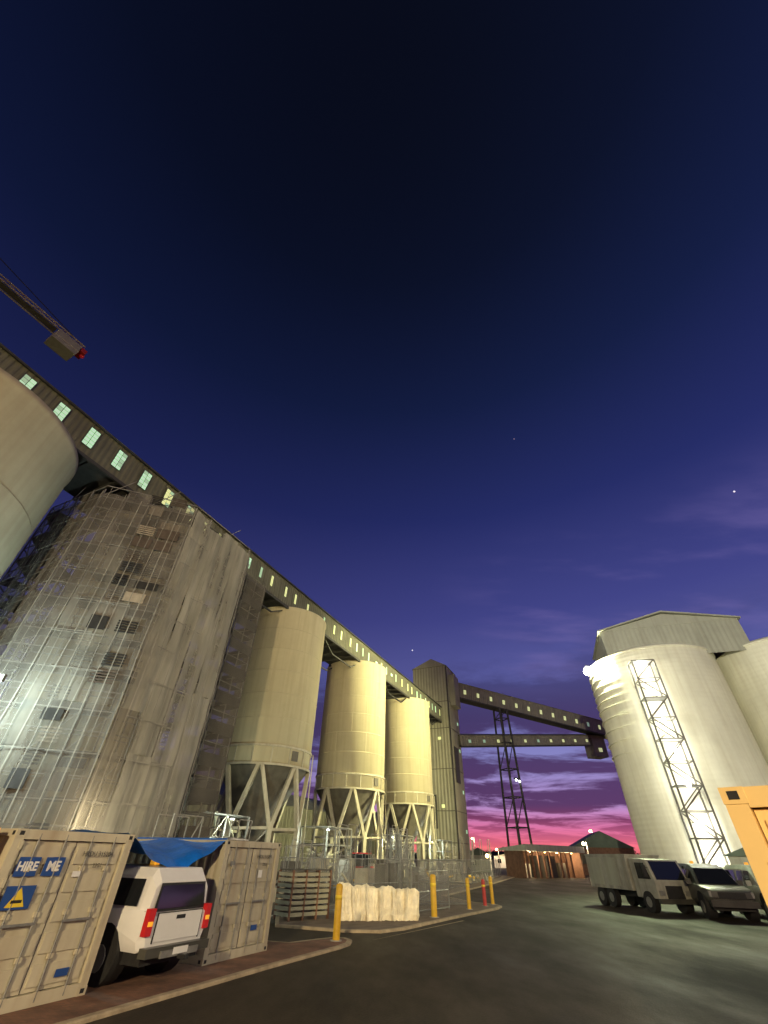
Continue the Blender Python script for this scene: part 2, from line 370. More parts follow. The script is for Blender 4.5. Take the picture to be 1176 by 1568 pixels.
# ---------------------------------------------------------------- big plain silos (left end of row)
def plain_silo(s,p,R,top,m='silo_old'):
    e=grp('concrete_silo',rp(s,p),ROW); a=MB()
    a.lathe([(R,0),(R,top-.5),(R+.08,top-.45),(R+.08,top),(R-.3,top+.1),(1,top+1.2),(0,top+1.2)],96,m); a.obj('barrel',e)
    b=MB()
    for z in(5.5,11,16.5): b.lathe([(R+.003,z-.03),(R+.02,z-.03),(R+.02,z+.03),(R+.003,z+.03)],96,m,smooth=False)
    b.obj('joints',e)
plain_silo(3.6,30.6,6.3,22.0)
plain_silo(18.5,30,4.6,22.6)
plain_silo(-14,30.6,6.3,22.0)
# ---------------------------------------------------------------- gallery
e=grp('conveyor_gallery',rp(0,0),ROW)
a=MB(); s0,s1,p0,p1,z0,z1=-32,88,27.6,32.6,23.3,26.0
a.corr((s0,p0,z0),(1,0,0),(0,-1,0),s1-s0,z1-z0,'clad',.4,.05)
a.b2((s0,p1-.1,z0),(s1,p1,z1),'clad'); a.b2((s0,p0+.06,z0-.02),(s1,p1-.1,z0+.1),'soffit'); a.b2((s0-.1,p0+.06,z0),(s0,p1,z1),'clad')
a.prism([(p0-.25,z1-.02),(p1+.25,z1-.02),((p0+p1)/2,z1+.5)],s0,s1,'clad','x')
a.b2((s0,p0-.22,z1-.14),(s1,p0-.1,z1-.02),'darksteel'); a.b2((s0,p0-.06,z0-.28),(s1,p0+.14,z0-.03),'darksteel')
a.obj('cladding',e)
b=MB()
s=-30
while s<87:
    b.b2((s,p0,z0-.3),(s+.25,p1,z0-.021),'darksteel'); s+=2.2
for s_ in(28,46,64,80):
    for q in(p0+.6,p1-.6):
        b.tube((s_-3,q,z0-.3),(s_-1,q,z0-1.4),.1,'darksteel',4); b.tube((s_-1,q,z0-1.4),(s_+4,q,z0-1.4),.1,'darksteel',4); b.tube((s_+4,q,z0-1.4),(s_+6,q,z0-.3),.1,'darksteel',4)
b.obj('underside_beams',e)
wn=MB(); s=-8
while s<20:
    dim=rnd()<.15
    m_='win' if s<14 else 'winw'
    wn.b2((s-.05,p0-.07,z0+.55),(s+.77,p0-.04,z0+2.25),'darksteel')
    for i in range(2):
        for j in range(5):
            wn.b2((s+.02+i*.37,p0-.09,z0+.62+j*.32),(s+.35+i*.37,p0-.07,z0+.9+j*.32),'win2' if dim or rnd()<.25 else m_)
    s+=2.35
s=20
while s<87:
    if rnd()<.8:
        wn.b2((s,p0-.08,z0+.75),(s+.3,p0-.04,z0+1.9),random.choice(['winw','winw','win','win2']))
    else: wn.b2((s,p0-.08,z0+1.1),(s+.6,p0-.04,z0+1.5),'win')
    s+=1.9 if rnd()<.75 else 2.6
wn.obj('windows',e)
# ---------------------------------------------------------------- scaffold with netting
e=grp('scaffold_tower',rp(18.5,30),ROW)
R=7.9; A=[(R*math.cos(math.radians(22.5+45*i)),R*math.sin(math.radians(22.5+45*i))) for i in range(8)]
Ri=R-1.3; B=[(x*Ri/R,y*Ri/R) for x,y in A]
TOP=21.2
a=MB(); dk=MB()
def lerp(P,Q,t): return (P[0]+(Q[0]-P[0])*t,P[1]+(Q[1]-P[1])*t)
lev=[1.9*i for i in range(1,12)]
for i in range(8):
    for ring,nb in((A,4),(B,4)):
        P,Q=ring[i],ring[(i+1)%8]
        for k in range(nb):
            x,y=lerp(P,Q,k/nb); a.tube((x,y,0),(x,y,TOP+U(0,1)),.05,'tube',4,cap=False)
        for z in lev:
            for dz in(0,.95): a.tube((*P,z+dz),(*Q,z+dz),.04,'tube',4,cap=False)
    P,Q=A[i],A[(i+1)%8]; P2,Q2=B[i],B[(i+1)%8]
    for z in lev:
        for k in range(4):
            if rnd()<.25: 
                u,v=lerp(P,Q,k/4),lerp(P,Q,(k+1)/4); a.tube((*u,z),(*v,z+1.9),.03,'tube',4,cap=False)
            if rnd()<.9:
                u,v=lerp(P,Q,k/4+.01),lerp(P,Q,(k+1)/4-.01); u2,v2=lerp(P2,Q2,k/4+.01),lerp(P2,Q2,(k+1)/4-.01)
                vs=[(*u,z+.02),(*v,z+.02),(*v2,z+.02),(*u2,z+.02)]; dk.add(vs+[(x,y,zz+.06) for x,y,zz in vs],[(3,2,1,0),(4,5,6,7),(0,1,5,4),(1,2,6,5),(2,3,7,6),(3,0,4,7)],'plank')
                if rnd()<.5:
                    dk.add([(*u,z+.07),(*v,z+.07),(*v,z+.3),(*u,z+.3)],[(0,1,2,3)],'plank')
a.obj('tubes',e); dk.obj('decks',e)
nn=MB()
def netpanel(P,Q,z0,z1,m,off=.1,amp=.12,nu=8,nv=None,t0=0,t1=1):
    nv=nv or max(3,int((z1-z0)*1.6))
    P=Vector((*P,0));Q=Vector((*Q,0)); d=(Q-P).normalized(); nr=Vector((d.y,-d.x,0))
    if nr.dot((P+Q)/2)<0: nr=-nr
    ph=U(0,9); vs=[]
    for j in range(nv+1):
        z=z0+(z1-z0)*j/nv
        for i in range(nu+1):
            t=t0+(t1-t0)*i/nu; o=off+amp*(math.sin(t*7+ph+z*.3)*.5+math.sin(t*17+z*.9+ph)*.3+(abs(math.sin(z*math.pi/1.9)))*.6)
            v=P+(Q-P)*t+nr*o; vs.append((v.x,v.y,z))
    fs=[(j*(nu+1)+i,j*(nu+1)+i+1,(j+1)*(nu+1)+i+1,(j+1)*(nu+1)+i) for j in range(nv) for i in range(nu)]
    nn.add(vs,fs,m,True)
sm=MB()
for i in(3,4,5,6,7):
    P,Q=A[i],A[(i+1)%8]
    Pv=Vector((*P,0));Qv=Vector((*Q,0)); d=(Qv-Pv).normalized(); nr=Vector((d.y,-d.x,0))
    if nr.dot(Pv+Qv)<0: nr=-nr
    for k in range(4):
        z=0.3 if rnd()<.5 else 2
        cuts=[z]
        while cuts[-1]<TOP-2.5: cuts.append(cuts[-1]+random.choice([3.8,5.7,7.6,9.5]))
        cuts[-1]=TOP+U(-.3,.5)
        mm_=2 if i==5 else random.choice([0,1,0,1])
        for c in range(len(cuts)-1):
            m_=(2 if rnd()<.8 else 1) if i==5 else (mm_ if rnd()<.6 else random.choice([0,1,3,1]))
            netpanel(lerp(P,Q,k/4),lerp(P,Q,(k+1)/4),cuts[c],cuts[c+1],M['nets'][m_],off=.1+.02*(c%2))
    for k in range(13):
        t=k/12+U(-.012,.012); zb=U(.3,3); zt=TOP+U(-.6,.4); wd=U(.01,.03)
        c1=Pv+(Qv-Pv)*t+nr*.31; sg=8; vs=[]
        for j in range(sg+1):
            z=zb+(zt-zb)*j/sg; o=d*U(-.05,.05)
            vs+=[c1+o-d*wd+Vector((0,0,z)),c1+o+d*wd+Vector((0,0,z))]
        sm.add(vs,[(2*j,2*j+1,2*j+3,2*j+2) for j in range(sg)],'netseam')
    for z in lev:
        for _ in range(2):
            if rnd()<.5:
                ta=U(0,.5); tb=ta+U(.2,.5); c1=Pv+(Qv-Pv)*ta+nr*.3; c2=Pv+(Qv-Pv)*min(1,tb)+nr*.3
                sm.tube(c1+Vector((0,0,z+U(-.1,.1))),c2+Vector((0,0,z+U(-.1,.1))),.018,'netseam',4)
for i in(3,4,5,6):
    P,Q=A[i],A[(i+1)%8]
    vs=[]
    for j in range(5):
        for k in range(7):
            x,y=lerp(P,Q,k/6); f_=1-j*.1; vs.append((x*f_+U(-.08,.08),y*f_+U(-.08,.08),TOP+j*.5+.2*math.sin(k*2.1)))
    nn.add(vs,[(j*7+k,j*7+k+1,(j+1)*7+k+1,(j+1)*7+k) for j in range(4) for k in range(6)],M['nets'][3],True)
nn.obj('netting',e); sm.obj('net_seams',e)
bd=MB()
P,Q=Vector((*A[4],0)),Vector((*A[5],0)); d=(Q-P).normalized(); nr=Vector((d.y,-d.x,0))
if nr.dot(P)<0: nr=-nr
L_=(Q-P).length; ang=math.atan2(d.y,d.x)
for row in range(21):
    z=2.2+row*.95
    for col,(ta,tb) in enumerate(((.5,.68),(.72,.92))):
        if rnd()<.2: continue
        sh=U(-.05,.03); w_=(tb-ta)*U(.65,1.15); outer=rnd()<.5; c=P+(Q-P)*(ta+sh+w_/2)+nr*(.27 if outer else .02)
        mt=M['boards'][random.choice([0,3,2,0,1] if outer else [0,0,1,2,3,1])]
        if rnd()<.5:
            h=.7
            for q in range(5): bd.box((c.x,c.y,z+.07+q*.15),(w_*L_,.03,.09),mt,ang)
        else:
            h=U(.4,.8); bd.box((c.x,c.y,z+h/2),(w_*L_,.03,h),mt,ang)
bd.obj('boards',e)
e=grp('scaffold_stair',rp(24.2,24.9),ROW); a=MB()
for x in(-1.2,0,1.2):
    for y in(-1.2,1.2): a.tube((x,y,0),(x,y,20.5),.04,'tube',4)
for k in range(21):
    z=k*.97
    for y in(-1.2,1.2): a.tube((-1.2,y,z),(1.2,y,z),.03,'tube',4)
    for x in(-1.2,1.2): a.tube((x,-1.2,z),(x,1.2,z),.03,'tube',4)
    if k%2==0: a.b2((-1.2,-1.2,z),(1.2,-.2,z+.06),'plank'); 
    else: a.b2((-1.25,-1.26,z-.4),(1.25,-1.22,z+.35),M['boards'][random.choice([0,2,3])]); a.b2((1.22,-1.2,z-.4),(1.26,1.2,z+.3),M['boards'][0])
    a.tube((-1.2,.6,z),(1.2,.6,z+.97),.05,'plank',4)
a.add([(1.29,-1.28,0),(1.29,1.28,0),(1.29,1.28,20.4),(1.29,-1.28,20.4)],[(0,1,2,3)],M['nets'][3]); a.add([(-1.29,-1.3,0),(1.28,-1.3,0),(1.28,-1.3,20.4),(-1.29,-1.3,20.4)],[(0,1,2,3)],M['nets'][3])
a.obj('frame',e)
# ---------------------------------------------------------------- elevator tower
e=grp('elevator_tower',rp(0,0),ROW); a=MB()
s0,s1,p0,p1,H=88,95,26,33.6,34.3
a.corr((s0,p1,0),(0,-1,0),(-1,0,0),p1-p0,H,'tower',.6,.05)
a.corr((s0,p0,0),(1,0,0),(0,-1,0),s1-s0,H,'tower',.6,.05)
a.b2((s1-.1,p0+.05,0),(s1,p1,H),'tower'); a.b2((s0+.05,p1-.1,0),(s1,p1,H),'tower')
a.prism([(p0-.2,H),(p1+.2,H),(p0+3.2,H+1.8)],s0-.2,s1+.2,'tower','x')
a.obj('walls',e)
b=MB()
b.b2((s0-.12,p0-.12,0),(s0+.1,p0+.1,H),'darksteel')
b.b2((s0+1.5,p0-1.2,26.5),(s0+5,p0-.02,32.8),'tower')
b.b2((s0+1.6,p0-.12,13),(s0+4.2,p0-.06,19),'darksteel')
for z in(5.5,11.5,18.5,23.5,29): b.b2((s0+5.2,p0-.12,z),(s0+5.8,p0-.07,z+.55),'win')
for z in(9,20): b.b2((s0-.12,p0+2,z),(s0-.07,p0+2.6,z+.5),'winw')
b.b2((s0-.12,p0+3.5,6),(s0-.06,p0+5,11),'darksteel')
for z in(4,8.5,15,22,27): b.b2((s0-.1,p0+.15,z),(s0-.055,p1,z+.12),'hopper'); b.b2((s0+.15,p0-.1,z),(s1,p0-.055,z+.12),'hopper')
b.obj('details',e)
# ---------------------------------------------------------------- conveyor bridges
def bridge(name,A_,B_,w_,h_,wins):
    A_=Vector(A_);B_=Vector(B_); d=(B_-A_); Ld=d.length; yaw=math.atan2(d.y,d.x); sl=math.atan2(d.z,math.hypot(d.x,d.y))
    e=grp(name,A_,yaw); e.rotation_euler=(0,-sl,yaw)
    a=MB(); a.corr((0,-w_/2,-h_),(1,0,0),(0,-1,0),Ld,h_,'clad3',.5,.05); a.b2((0,w_/2-.1,-h_),(Ld,w_/2,0),'clad3'); a.b2((0,-w_/2+.06,-h_-.02),(Ld,w_/2-.1,-h_+.1),'soffit')
    a.prism([(-w_/2-.2,0),(w_/2+.2,0),(0,.5)],0,Ld,'clad3','x'); a.b2((0,-w_/2-.08,-h_-.25),(Ld,-w_/2+.1,-h_-.03),'darksteel'); a.obj('cladding',e)
    b=MB(); x=2
    while x<Ld-1:
        b.b2((x,-w_/2-.07,-h_*.72),(x+.6,-w_/2-.04,-h_*.42),random.choice(['winw','winw','win2'])); x+=wins
    b.obj('windows',e)
UA=Vector(rp(94,26.5,32.2)); 
bridge('conveyor_bridge',UA,azp(29.5,131,27.2),3,3.0,3.3)
bridge('conveyor_bridge',rp(94,26.5,21.6),azp(24.2,120,25.0),2.2,1.9,3.6)
e=grp('transfer_house',azp(30.6,132,0),math.radians(10)); a=MB(); a.b2((-3.5,-2.5,22.5),(3.5,2.5,28.5),'clad'); a.prism([(-3.7,28.5),(3.7,28.5),(0,29.3)],-2.7,2.7,'clad'); 
for x in(-3,3):
    for y in(-2,2): a.tube((x,y,0),(x,y,22.5),.3,'darksteel',4)
a.obj('body',e)
e=grp('conveyor_transfer_chute',azp(25.0,123.,0),math.radians(12)); a=MB(); a.b2((-1.6,-1.7,20.9),(1.8,1.6,24.7),'clad3'); a.b2((-.4,-1.78,21.9),(.5,-1.72,22.7),'winw'); a.prism([(-2.8,24.7),(1.8,24.7),(1.8,25.4),(-2.8,25.4)],-1.6,1.6,'clad3'); a.obj('body',e)
e=grp('steel_trestle',azp(15.3,103.5,0),math.radians(22)); a=MB()
for sx_ in(-1,1):
    for y in(-1,1): a.tube((sx_*1.35,y*1.9,0),(sx_*.95,y*1.1,28),.24,'darksteel',6)
for k in range(6):
    z=k*4.8+2; z2=min(z+4.8,28); t=z/28; t2=z2/28
    X0=1.35-.4*t; Y0=1.9-.8*t; X2=1.35-.4*t2; Y2=1.9-.8*t2
    for sy in(-1,1):
        a.tube((-X0,sy*Y0,z),(X0,sy*Y0,z),.12,'darksteel',4)
        if k%2: a.tube((-X0,sy*Y0,z),(X2,sy*Y2,z2),.09,'darksteel',4)
    for sx_ in(-1,1):
        a.tube((sx_*X0,-Y0,z),(sx_*X0,Y0,z),.12,'darksteel',4)
a.obj('legs',e)
b=MB(); b.box((-.2,-2.2,14.6),(.9,.5,.25),'darksteel'); b.sphere((-.4,-2.4,14.3),.2,'lamps',8); b.sphere((.4,-2.4,14.1),.2,'lamps',8); b.obj('floodlights',e)
# ---------------------------------------------------------------- right silo group
Ac=Vector(azp(33,62)); Bc=Vector(azp(45,67)); yaw=math.atan2((Bc-Ac).y,(Bc-Ac).x); dAB=(Bc-Ac).length
e=grp('steel_grain_silo',Ac,yaw)
prof=[];z=0
while z<21: prof+=[(7.0,z),(7.015,z+.12),(7.015,z+.2),(7.0,z+.32)]; z+=.45
prof+=[(7.12,21),(7.12,21.15),(6.5,21.5),(0,23.2)]
a=MB(); a.lathe(prof,96,'corr'); a.obj('barrel',e)
b=MB()
for z in(19.9,19.1,18.3,17.5,16.7,15.9,14.8,13.6,12.4,11.2):
    n=40; vs=[]
    for i in range(n+1):
        t=math.radians(150+80*i/n); w_=.17*math.sin(math.pi*i/n)+.01
        for r_,zz in((7.016,z),(7.02+w_,z),(7.02+w_,z+.1),(7.016,z+.1)): vs.append((r_*math.cos(t),r_*math.sin(t),zz))
    b.add(vs,[(i*4+k,(i+1)*4+k,(i+1)*4+k+1,i*4+k+1) for i in range(n) for k in range(3)],'corr')
b.obj('stiffeners',e)
e2=grp('steel_grain_silo',Bc,yaw); a=MB(); a.lathe(prof,96,'corr'); a.obj('barrel',e2)
e=grp('silo_headhouse',Ac,yaw); a=MB()
x0,x1,y0,y1=-5.0,9.8,-4.6,5
a.corr((x0,y0,20.6),(1,0,0),(0,-1,0),x1-x0,3.7,'clad2',.5,.02); a.corr((x0,y1,20.6),(0,-1,0),(-1,0,0),y1-y0,3.7,'clad2',.5,.02)
a.b2((x1-.1,y0+.05,20.9),(x1,y1,24.3),'clad2'); a.b2((x0+.05,y1-.1,20.9),(x1,y1,24.3),'clad2')
xm=(x0+x1)/2
a.prism([(x0,24.3),(x1,24.3),(xm,25.8)],y0-.03,y1,'clad2')
a.prism([(x0-.3,24.25),(xm,25.95),(x1+.3,24.25),(x1+.3,24.4),(xm,26.12),(x0-.3,24.4)],y0-.3,y1+.3,'clad2'); a.obj('walls',e)
Sc=Vector(azp(32.4,53.3)); e=grp('lit_stair_tower',Sc,yaw+.1); a=MB()
W=1.1
for x in(-W,W):
    for y in(-.7,.7): a.tube((x,y,0),(x,y,19),.09,'hopper',6)
for k in range(10):
    z=k*1.9; z2=z+1.9
    for y in(-.7,.7):
        a.tube((-W,y,z2),(W,y,z2),.06,'hopper',4); a.tube((-W if k%2 else W,y,z),(W if k%2 else -W,y,z2),.07,'hopper',4)
    for x in(-W,W): a.tube((x,-.7,z2),(x,.7,z2),.06,'hopper',4)
    if k%2: a.b2((-W,-.7,z2),(W,.7,z2+.05),'steel')
for z in(5,12,18.5): a.tube((0,.7,z),(0,2.0,z),.08,'leg',4)
a.obj('truss',e)
b=MB(); lp=[]
for k in range(7):
    z=2.2+k*2.75; b.sphere((.15,-.1,z),.19,'lampw',10); lp.append(z)
b.obj('lamps',e)
c_,s_=math.cos(yaw+.1),math.sin(yaw+.1)
for k,z in enumerate(lp):
    lx,ly=.15,.45
    light('stair_lamp','POINT',(Sc.x+lx*c_-ly*s_,Sc.y+lx*s_+ly*c_,z),300,(1,.98,.88),size=.15,parent=e)
FL=Vector(azp(26.5,59.,20.6))
e=grp('floodlight',FL,0); b=MB(); b.sphere((0,0,0),.5,'lampw',12); b.box((.4,.1,.5),(1.2,.6,.2),'steel'); b.tube((.2,0,.5),(1.8,.6,.4),.08,'steel',6); b.obj('fixture',e)
light('flood_beam','SPOT',FL+Vector((-.7,-.7,-.3)),95000,(1,.92,.46),aim=rp(62,29,16),size=.4,cone=95,parent=e)
light('flood_glow','POINT',FL+Vector((.3,-2.6,-1.)),10000,(1,.96,.6),size=.3,parent=e)
light('yard_beam','SPOT',FL+Vector((-.5,-1.,-.6)),24000,(.74,1,.5),aim=(22,36,0),size=.4,cone=62,parent=e,blend=1)
# ---------------------------------------------------------------- unseen floodlight masts behind the viewer, with added beams
def mast(loc,beams):
    e=grp('unseen_flood_mast',(loc[0],loc[1],0),0); a=MB(); a.tube((0,-.4,0),(0,-.4,loc[2]+.3),.14,'steel',10,.08); a.box((0,-.3,loc[2]+.1),(1.6,.2,.15),'steel'); a.box((0,-.2,loc[2]),(.6,.25,.4),'darksteel'); a.obj('pole',e)
    for P,col,aim,cone in beams: light('unseen_mast_beam','SPOT',(loc[0],loc[1]+.1,loc[2]),P,col,aim=aim,size=.35,cone=cone,parent=e,blend=.8)
mast((-5.6,-24.6,10.3),[(46000,(1,.77,.44),(3,30,10),150),(165000,(1,.96,.74),azp(36,60,20),35)])  # second, narrow beam is added to brighten the right silo group
mast((26,-6,15),[(46000,(1,.88,.52),rp(40,28,17),62),(17000,(1,.84,.52),(-5.5,12.5,1.6),34),(17000,(1,.88,.55),(0.1,23.8,.9),11)])  # unseen mast; beams added to brighten silos, container doors and the barrier
# ---------------------------------------------------------------- containers
def text(body,loc,size,m,parent,rx=math.pi/2,ext=.002,off=0):
    c=bpy.data.curves.new('txt','FONT'); c.body=body; c.size=size; c.extrude=ext; c.align_x='CENTER'; c.align_y='CENTER'; c.offset=off
    o=bpy.data.objects.new('lettering',c); scene.collection.objects.link(o); o.parent=parent; o.location=loc; o.rotation_euler=(rx,0,0); c.materials.append(M[m]); return o
def container(s,p,m,rz=ROW,L_=6.06,H=2.28,z=.06,world=None,signs=False,off=0):
    e=grp('shipping_container',world or rp(s,p,z),rz); W=2.44; a=MB()
    for x in(0,W-.16): a.b2((x,0,.0),(x+.16,.16,H),m)
    for x in(0,W-.1): a.b2((x,L_-.16,0),(x+.1,L_,H),m)
    a.b2((.163,.0,0),(W-.163,.14,.16),m); a.b2((.163,0,H-.14),(W-.163,.14,H),m)
    for x in(.0,W-.09): a.b2((x,.163,0),(x+.09,L_-.163,.16),m); a.b2((x,.163,H-.1),(x+.09,L_-.163,H),m)
    for x in(-.006,W-.172):
        for z_ in(-.003,H-.115): a.b2((x,-.008,z_),(x+.178,.17,z_+.118),m); a.b2((x+.05,-.011,z_+.03),(x+.13,-.0085,z_+.09),'black'); a.b2((x-.003 if x<0 else x+.1785,.05,z_+.03),(x-.0005 if x<0 else x+.181,.12,z_+.09),'black')
    a.corr((0.03,L_-.16,.16),(0,-1,0),(-1,0,0),L_-.32,H-.26,m,.28,.04); a.corr((W-.03,.16,.16),(0,1,0),(1,0,0),L_-.32,H-.26,m,.28,.04)
    a.add([(0.05,.05,H-.03),(W-.05,.05,H-.03),(W-.05,L_-.05,H-.03),(.05,L_-.05,H-.03)],[(0,1,2,3)],m)
    a.b2((.05,L_-.06,.1),(W-.05,L_-.03,H-.05),m)
    a.obj('shell',e,.008)
    d=MB()
    for k in(0,1):
        x=.17+k*1.052; wd=1.046
        hh=(H-.32)
        zz=.17
        d.b2((x,.06,zz),(x+wd,.1,zz+hh),m)
        for b_ in range(5):
            d.b2((x+.05,.035,zz+.06+b_*hh/5),(x+wd-.05,.0595,zz+hh/5*(b_+1)-.07),m)
        for r_ in(.27,.78):
            xx=x+r_; d.tube((xx,.012,.05),(xx,.012,H-.05),.018,'steel',8)
            for zz2 in(.1,.55,1.1,1.7,H-.12): d.b2((xx-.05,-.003,zz2),(xx+.05,.034,zz2+.07),m)
            d.box((xx+(.12 if r_<.5 else -.12),.0,1.02),(.3,.025,.035),'steel')
        for zz2 in(.3,.9,1.5,2.0): 
            xx=x-.05 if k==0 else x+wd+.0; d.b2((xx,-.012,zz2),(xx+.06,.055,zz2+.12),m)
    d.b2((1.218,.05,.17),(1.2215,.062,H-.15),'black')
    d.obj('doors',e,.004)
    if signs:
        sg=MB()
        sg.b2((.24,.0,1.64),(.62,.004,1.9),'blue'); sg.b2((.72,.0,1.64),(1.08,.004,1.9),'blue'); sg.b2((.24,.001,1.22),(.74,.004,1.52),'blue')
        sg.b2((1.32,.0,1.62),(1.5,.004,1.7),'white')
        sg.prism([(.33,1.25),(.65,1.25),(.49,1.5)],-.003,.0,'yel'); sg.b2((.4,-.006,1.3),(.58,-.0035,1.34),'black')
        sg.b2((.25,0,.3),(.75,.003,.38),'white'); sg.b2((1.7,0,.3),(1.95,.003,.4),'blue')
        sg.obj('placards',e)
        text('HIRE',(.43,-.003,1.77),.17,'white',e,off=.006); text('ME',(.9,-.003,1.77),.19,'white',e,off=.006)
    else:
        sg=MB(); sg.b2((.3,0,1.75),(.5,.004,1.85),'steel'); sg.b2((1.6,0,.45),(1.85,.004,.55),'blue'); sg.b2((1.55,0,1.5),(1.72,.004,1.66),'white'); sg.obj('placards',e)
    text('HRDU 315204',(1.72,-.004,1.95),.11,'darksteel',e)
    text('22G1',(1.78,-.004,1.78),.09,'darksteel',e)
    return e
container(5.66,9.6,'cont',signs=True)
container(11.05,9.6,'cont2')
container(3.0,9.75,'ycont',)
container(0,0,'ycont',rz=math.radians(-46),world=(2.93,4.2,.004),H=2.6)
e=grp('blue_tarpaulin',rp(8.0,9.6,0),ROW); a=MB(); vs=[];nu,nv=30,16
for j in range(nv+1):
    for i in range(nu+1):
        u=i/nu;v=j/nv
        x=-.05+u*3.3; y=.05+v*3.4
        z=2.37-.4*math.sin(math.pi*u)*(1-.25*v)*(.75+.25*math.cos(v*5))-.03*v+.05*math.sin(u*9+v*5)*(1-u)+.035*math.sin(u*21-v*9)
        if u>.96: z=2.38
        if v<.01: z-=.2*math.sin(math.pi*min(1,u*1.15))
        vs.append((x,y,z))
a.add(vs,[(j*(nu+1)+i,j*(nu+1)+i+1,(j+1)*(nu+1)+i+1,(j+1)*(nu+1)+i) for j in range(nv) for i in range(nu)],'tarp',True)
a.tube((3.2,.1,2.37),(3.9,-.0,2.36),.012,'white',5); a.obj('sheet',e)
# ---------------------------------------------------------------- vehicles
def ute(name,loc,rz,body='white',canopy=True,lights=False,sc=1.):
    e=grp(name,loc,rz); e.scale=(sc,sc,sc)   # local +x = forwards, rear bumper at x=0
    a=MB()
    secs=[(.12,.80,.55,1.0,.84),(.25,.88,.48,1.08,.9),(1.2,.92,.5,1.1,.92),(2.2,.92,.45,1.1,.92),(3.6,.92,.45,1.08,.92),(4.3,.92,.5,1.05,.9),(4.95,.86,.5,.98,.84),(5.15,.74,.55,.9,.72)]
    vs=[]
    for x,hw,zb,zw,hw2 in secs: vs+=[(x,-hw*.93,zb),(x,-hw,zb+.15),(x,-hw,zw-.22),(x,-hw2*.975,zw),(x,hw2*.975,zw),(x,hw,zw-.22),(x,hw,zb+.15),(x,hw*.93,zb)]
    n=8; fs=[(i*n+k,(i+1)*n+k,(i+1)*n+(k+1)%n,i*n+(k+1)%n) for i in range(len(secs)-1) for k in range(n)]
    fs+= [tuple(range(n)),tuple(reversed(range((len(secs)-1)*n,len(secs)*n)))]
    a.add(vs,fs,body,True)
    gs=[(.22,.82,.7,1.0,1.52),(.42,.86,.7,1.05,1.74),(1.9,.88,.72,1.06,1.77),(2.9,.88,.7,1.06,1.74),(3.3,.86,.66,1.05,1.62),(4.05,.84,.8,1.03,1.05)] if canopy else [(1.75,.82,.68,1.0,1.5),(1.9,.86,.68,1.05,1.68),(2.9,.88,.7,1.06,1.7),(3.3,.86,.66,1.05,1.6),(4.05,.84,.8,1.03,1.05)]
    vs=[]
    for x,hb,ht,zb,zt in gs: vs+=[(x,-hb,zb),(x,-(hb*.3+ht*.7)-.02,zb+(zt-zb)*.8),(x,-ht+.05,zt),(x,ht-.05,zt),(x,(hb*.3+ht*.7)+.02,zb+(zt-zb)*.8),(x,hb,zb)]
    n=6; fs=[(i*n+k,(i+1)*n+k,(i+1)*n+(k+1)%n,i*n+(k+1)%n) for i in range(len(gs)-1) for k in range(n)]+[tuple(range(n)),tuple(reversed(range((len(gs)-1)*n,len(gs)*n)))]
    a.add(vs,fs,body,False); a.obj('body',e,.035)
    g=MB()
    if canopy: g.add([(.165,-.66,1.1),(.165,.66,1.1),(.2,.6,1.46),(.2,-.6,1.46)],[(0,1,2,3)],'glass'); g.add([(.175,-.72,1.06),(.175,.72,1.06),(.21,.64,1.5),(.21,-.64,1.5)],[(0,1,2,3)],'black')
    else: g.add([(1.74,-.66,1.12),(1.74,.66,1.12),(1.78,.6,1.5),(1.78,-.6,1.5)],[(0,1,2,3)],'glass')
    g.add([(3.42,-.62,1.6),(3.42,.62,1.6),(4.05,.74,1.1),(4.05,-.74,1.1)],[(0,1,2,3)],'glass')
    for sy in(-1,1):
        for xa,xb in(((.5,1.75),) if canopy else ())+((1.95,2.7),(2.78,3.45)):
            g.add([(xa,sy*.89,1.14),(xb,sy*.89,1.14),(xb-.08,sy*.80,1.56),(xa+.04,sy*.80,1.56)],[(0,1,2,3)],'glass')
    g.obj('windows',e)
    d=MB()
    d.b2((.095,-.62,.62),(.118,.62,1.03),body); d.b2((.085,-.12,.93),(.094,.12,.99),'black')
    d.b2((.092,-.63,.6),(.119,-.615,1.04),'black'); d.b2((.092,.615,.6),(.119,.63,1.04),'black'); d.b2((.1,-.63,1.035),(.12,.63,1.05),'black')
    for sy in(-1,1):
        d.b2((.08,sy*.8-.075,.72),(.2,sy*.8+.075,1.12),'redl'); d.b2((.075,sy*.8-.06,.86),(.0795,sy*.8+.06,.93),'amber')
        d.b2((1.84,sy*.927-.004,.6),(1.86,sy*.927+.004,1.08),'black'); d.b2((2.72,sy*.927-.004,.6),(2.74,sy*.927+.004,1.08),'black'); d.b2((2.5,sy*.935-.01,.93),(2.66,sy*.935+.01,.97),'black')
    d.b2((-.06,-.85,.42),(.14,.85,.56),'dtruck'); d.b2((-.1,-.5,.4),(-.061,.5,.5),'steel'); d.b2((-.105,-.2,.6-.17),(-.1015,.2,.53),'white')
    d.b2((-.3,-.05,.36),(-.1,.05,.42),'black')
    d.b2((.15,-.75,.3),(4.9,.75,.48),'black')
    d.b2((5.12,-.5,.68),(5.17,.5,.88),'black'); d.b2((5.0,-.86,.42),(5.24,.86,.62),'dtruck')
    for sy in(-1,1):
        d.b2((5.0,sy*.68-.14,.72),(5.13,sy*.68+.14,.9),'lamps' if lights else 'steel'); d.box((3.5,sy*1.02,1.15),(.12,.2,.18),body)
    d.b2((1.2,-.06,1.77),(1.38,.06,1.86),'amber'); 
    d.obj('trim',e)
    wv=MB()
    for x in(1.1,4.2):
        for sy in(-1,1):
            wv.tube((x,sy*.68,.37),(x,sy*.93,.37),.37,'black',20); wv.tube((x,sy*.9,.37),(x,sy*.945,.37),.2,'steel',12); wv.tube((x,sy*.6,.42),(x,sy*.926,.42),.46,'black',20)
